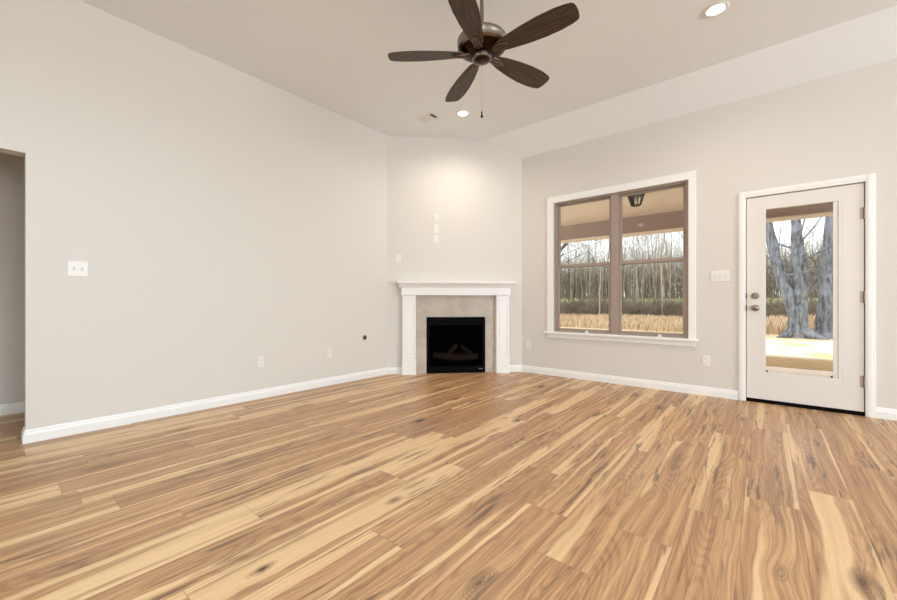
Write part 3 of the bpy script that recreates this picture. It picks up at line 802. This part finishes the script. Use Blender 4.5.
# lantern
LN = empty('porch_lantern', (-1.577, 6.887, 2.75)); tag(LN, 'black caged lantern on the porch ceiling outside the right half of the window', 'lantern')
mb = MB(); mb.lathe([(0, -0.0005), (0.135, -0.0005), (0.140, -0.012), (0.125, -0.028), (0.11, -0.032), (0, -0.032)], 6); mb.build('ceiling_pan', M['lantern'], LN)
mb = MB()
T = [(0.118 * math.cos(q * PI / 3), 0.118 * math.sin(q * PI / 3), -0.030) for q in range(6)]
B = [(0.070 * math.cos(q * PI / 3), 0.070 * math.sin(q * PI / 3), -0.185) for q in range(6)]
for q in range(6):
    mb.tube([T[q], B[q]], 0.006, 6); mb.tube([B[q], B[(q + 1) % 6]], 0.007, 6); mb.tube([T[q], T[(q + 1) % 6]], 0.008, 6)
    mb.tube([B[q], (0, 0, -0.196)], 0.005, 6)
    m1 = Vector(T[q]).lerp(Vector(T[(q + 1) % 6]), .5); m2 = Vector(B[q]).lerp(Vector(B[(q + 1) % 6]), .5)
    mb.tube([m1.lerp(m2, 0.0), m1.lerp(m2, 0.35) * 1.0], 0.004, 5)
cg = mb.build('cage', M['lantern'], LN)
mb = MB()
for q in range(6):
    mb.face([Vector(T[q]) * .98, Vector(T[(q + 1) % 6]) * .98, Vector(B[(q + 1) % 6]) * .98, Vector(B[q]) * .98])
mb.build('pane', M['lantern_glass'], cg)
mb = MB(); mb.lathe([(0, -0.03), (0.014, -0.03), (0.014, -0.07), (0.018, -0.075), (0.024, -0.10), (0.018, -0.125), (0, -0.135)], 16); mb.build('bulb', M['plastic'], LN, 0, True)

# ================================================================== outside: ground, trees, grass
def gz(x, y):
    z = -0.25
    if y > 36: z += 1.75 * min(1, (y - 36) / 30.0) ** 1.1
    return z + 0.05 * math.sin(x * 0.7) * math.sin(y * 0.5)
mb = MB(); xs = [-60 + i * 4 for i in range(26)]; ys = [5.3 + i * 1.8 for i in range(18)] + [38 + i * 4 for i in range(20)]
for j in ys:
    for i in xs: mb.v.append((i, j, gz(i, j)))
nx = len(xs)
for j in range(len(ys) - 1):
    for i in range(nx - 1):
        mb.f.append((j * nx + i, j * nx + i + 1, (j + 1) * nx + i + 1, (j + 1) * nx + i)); mb.m.append(0)
o = mb.build('ground', M['ground'], None, 0, True); o['kind'] = 'structure'

def limb(mb, p, d, length, r, depth, rr, sides=6, bend=0.12, kids=(3, 5), up=0.15):
    n = max(3, int(length / 0.7)); n = min(n, 9)
    pts = [Vector(p)]; d = Vector(d).normalized(); rad = [r]
    for i in range(n):
        d = (d + Vector((rr.uniform(-1, 1), rr.uniform(-1, 1), rr.uniform(-.4, .6))) * bend + Vector((0, 0, up * 0.3))).normalized()
        pts.append(pts[-1] + d * (length / n)); rad.append(max(r * (1 - 0.85 * (i + 1) / n), 0.005))
    mb.tube(pts, rad, sides, cap=False)
    if depth <= 0: return
    for _ in range(rr.randint(*kids)):
        t = rr.uniform(0.3, 0.95); q = t * n; i = min(int(q), n - 1)
        base = pts[i].lerp(pts[i + 1], q - i)
        ax = (pts[i + 1] - pts[i]).normalized()
        side = Vector((rr.uniform(-1, 1), rr.uniform(-1, 1), rr.uniform(-0.1, 0.4))).normalized()
        nd = (ax * rr.uniform(0.5, 1.1) + side * rr.uniform(0.5, 1.0)).normalized()
        limb(mb, base, nd, length * rr.uniform(0.28, 0.5) * (1.15 - 0.4 * t), max(rad[i] * rr.uniform(0.35, 0.55), 0.006), depth - 1, rr, max(3, sides - 2), bend * 1.3, kids, up)

def path_tree(name, stems, mat, loc, seed, label, group):
    """big tree: hand-placed stems [(points, radii)], with limbs"""
    rr = random.Random(seed); root = empty(name, loc); tag(root, label, 'tree', group)
    tr = MB()
    for pts, rad in stems:
        br = MB()
        rad = [q * 0.78 for q in rad]; P_ = [Vector(p) for p in pts]; fine = []; fr = []
        for a in range(len(P_) - 1):
            for t in range(5):
                f = t / 5; fine.append(P_[a].lerp(P_[a + 1], f) + Vector((rr.uniform(-1, 1), rr.uniform(-1, 1), 0)) * rad[a] * 0.07); fr.append((rad[a] * (1 - f) + rad[a + 1] * f) * rr.uniform(0.95, 1.05))
        fine.append(P_[-1]); fr.append(rad[-1])
        tr.tube(fine, fr, 14)
        if len(pts) < 5: continue
        for _ in range(9):
            t = rr.uniform(0.28, 0.97); i = int(t * (len(fine) - 1)); ax = (fine[min(i + 1, len(fine) - 1)] - fine[max(i - 1, 0)]).normalized()
            side = Vector((rr.uniform(-1, 1), rr.uniform(-.6, .6), rr.uniform(-0.2, 0.3))).normalized()
            limb(br, fine[i], (ax * rr.uniform(0.3, .9) + side).normalized(), rr.uniform(1.4, 3.2), rr.uniform(0.02, 0.05), 2, rr, 6, 0.16, (3, 5), 0.05)
        br.build('branches', mat, root, 0, True)
    tr.build('trunk', mat, root, 0, True)
    return root
# two big old trees beyond the lawn, seen through the door
path_tree('old_tree', [
    ([(0, 0, -0.1), (0.0, 0, 0.2), (-0.03, 0, 0.7), (-0.16, 0, 1.3), (-0.36, 0.05, 2.0), (-0.55, 0.1, 2.9), (-0.74, 0.2, 4.1), (-1.2, 0.3, 7), (-1.5, 0.3, 11)], [0.40, 0.28, 0.23, 0.215, 0.21, 0.20, 0.185, 0.14, 0.04]),
    ([(0.06, 0, 0.0), (0.10, 0.05, 0.7), (0.12, 0.1, 1.4), (0.08, 0.1, 2.3), (0.06, 0.1, 2.9), (0.03, 0.15, 3.3), (0.0, 0.2, 4.4), (0.0, 0.2, 9), (0.1, 0.3, 13)], [0.30, 0.25, 0.235, 0.235, 0.26, 0.20, 0.165, 0.11, 0.04]),
    ([(0, 0, 0.3), (-0.3, -0.25, 0.05), (-0.55, -0.4, -0.06)], [0.25, 0.16, 0.05]), ([(0.1, 0, 0.3), (0.5, -0.25, 0.05), (0.8, -0.4, -0.06)], [0.25, 0.16, 0.05])],
    M['bark_big'], (0.80, 18.6, -0.25), 3, 'old grey tree forking into two thick trunks beyond the lawn, through the door', 'old trees beyond the lawn')
path_tree('old_tree', [
    ([(0, 0, -0.1), (0.0, 0, 0.3), (0.02, 0, 1.0), (0.06, 0, 2.0), (0.14, 0.05, 3.4), (0.26, 0.1, 5.2), (0.4, 0.2, 8.5), (0.7, 0.3, 13)], [0.40, 0.30, 0.26, 0.235, 0.22, 0.19, 0.14, 0.05]),
    ([(0, 0, 0.25), (-0.3, -0.25, 0.03), (-0.5, -0.35, -0.06)], [0.22, 0.14, 0.04])],
    M['bark_big'], (1.52, 19.0, -0.25), 8, 'old grey tree with a single thick trunk beyond the lawn, right in the door glass', 'old trees beyond the lawn')
# a big leaning limb seen at the left of the window
path_tree('old_tree', [
    ([(-1.4, 0, -0.1), (-1.1, 0, 1.2), (-0.55, 0, 2.6), (0.4, 0.1, 4.0), (1.7, 0.2, 5.4), (3.0, 0.3, 6.9)], [0.20, 0.17, 0.15, 0.12, 0.09, 0.03])],
    M['bark_dark'], (-9.2, 21.0, -0.25), 21, 'dark tree leaning to the right at the left edge of the window', None)

# slender woodland trees
protos = []
for k in range(10):
    rr = random.Random(100 + k); mb = MB()
    h = rr.uniform(7.5, 12.5)
    limb(mb, (0, 0, -0.2), (rr.uniform(-.06, .06), rr.uniform(-.06, .06), 1), h, rr.uniform(0.022, 0.045), 2, rr, 6, 0.045, (5, 8), 0.3)
    protos.append((mb, k))
meshes = []
for mb, k in protos:
    o = mb.build('bare_tree', M['bark_pale'] if k % 4 == 0 else M['bark_dark'], None, 0, True); meshes.append(o)
rr = random.Random(77)
first = {}
def wood_tree(x, y, side):
    k = rr.randrange(10)
    o = meshes[k]
    if k in first: o = o.copy(); COL.objects.link(o)
    first[k] = 1
    o.location = (x, y, gz(x, y)); o.rotation_euler = (rr.uniform(-.05, .05), rr.uniform(-.05, .05), rr.uniform(0, 6.28))
    s = rr.uniform(0.75, 1.15); o.scale = (s, s, s)
    kind = 'pale' if k % 4 == 0 else 'dark'
    tag(o, f'slender {kind} barked bare tree in the wood beyond the dry grass, through the {side}', 'tree', f'{kind} bare trees seen through the {side}')
for i in range(150):
    y = rr.uniform(31, 58); x = rr.uniform(-2.75, -0.35) / 5.07 * y
    wood_tree(x, y, 'window')
for i in range(16):
    y = rr.uniform(27, 58); x = rr.uniform(-0.15, 0.65) / 5.07 * y
    wood_tree(x, y, 'door')

# uncountable brush behind the trees, and the dry grass
def brush(name, n, xr, yr, hr, label):
    rr = random.Random(5); mb = MB()
    for _ in range(n):
        y = rr.uniform(*yr); x = rr.uniform(*xr) / 5.07 * y; h = rr.uniform(*hr); z = gz(x, y)
        top = (x + rr.uniform(-.8, .8), y, z + h)
        r = rr.uniform(0.012, 0.03)
        mb.tube([(x, y, z - 0.1), ((x + top[0]) / 2 + rr.uniform(-.15, .15), y, z + h / 2), top], [r, r * .7, 0.005], 3, cap=False)
        for _ in range(4):
            t = rr.uniform(0.2, .9); b = Vector((x, y, z)).lerp(Vector(top), t)
            mb.tube([b, b + Vector((rr.uniform(-1, 1), rr.uniform(-.4, .4), rr.uniform(.2, 1.2)))], [r * .6, 0.004], 3, cap=False)
    o = mb.build(name, M['twig']); return tag(o, label, 'undergrowth', None, 'stuff')
brush('twiggy_undergrowth', 6500, (-2.9, 0.8), (64, 88), (5, 9.0), 'hazy mass of bare twigs filling the far wood behind the trees')
brush('low_brush', 2600, (-2.8, 0.8), (31.5, 37), (0.45, 1.15), 'low tangle of bare brush at the edge of the wood above the dry grass')

rr = random.Random(9); gv, gf, gs = [], [], []
def blades(n, xr, yr, hr):
    for _ in range(n):
        y = rr.uniform(*yr); x = rr.uniform(*xr) / 5.07 * y; z = gz(x, y); h = rr.uniform(*hr); a = rr.uniform(0, PI)
        wd = rr.uniform(0.008, 0.022); lx, ly = rr.uniform(-.3, .3), rr.uniform(-.3, .3)
        i = len(gv)
        gv.extend([(x - wd * math.cos(a), y - wd * math.sin(a), z - 0.02), (x + wd * math.cos(a), y + wd * math.sin(a), z - 0.02), (x + lx * .4 * h, y + ly * .4 * h, z + h * .65), (x + lx * h, y + ly * h, z + h)])
        gf.append((i, i + 1, i + 2)); gf.append((i + 1, i + 3, i + 2)); s = rr.random(); gs.extend([s] * 4)
blades(16000, (-2.75, -0.3), (18.5, 31.5), (0.15, 0.42))
blades(5000, (-0.3, 0.75), (19.6, 30), (0.2, 0.6))
me = bpy.data.meshes.new('dry_tall_grass'); me.from_pydata(gv, [], gf)
at = me.attributes.new('shade', 'FLOAT', 'POINT'); at.data.foreach_set('value', gs)
me.materials.append(M['straw'])
o = bpy.data.objects.new('dry_tall_grass', me); COL.objects.link(o)
tag(o, 'tall dry straw coloured grass between the lawn and the bare wood', 'grass', None, 'stuff')
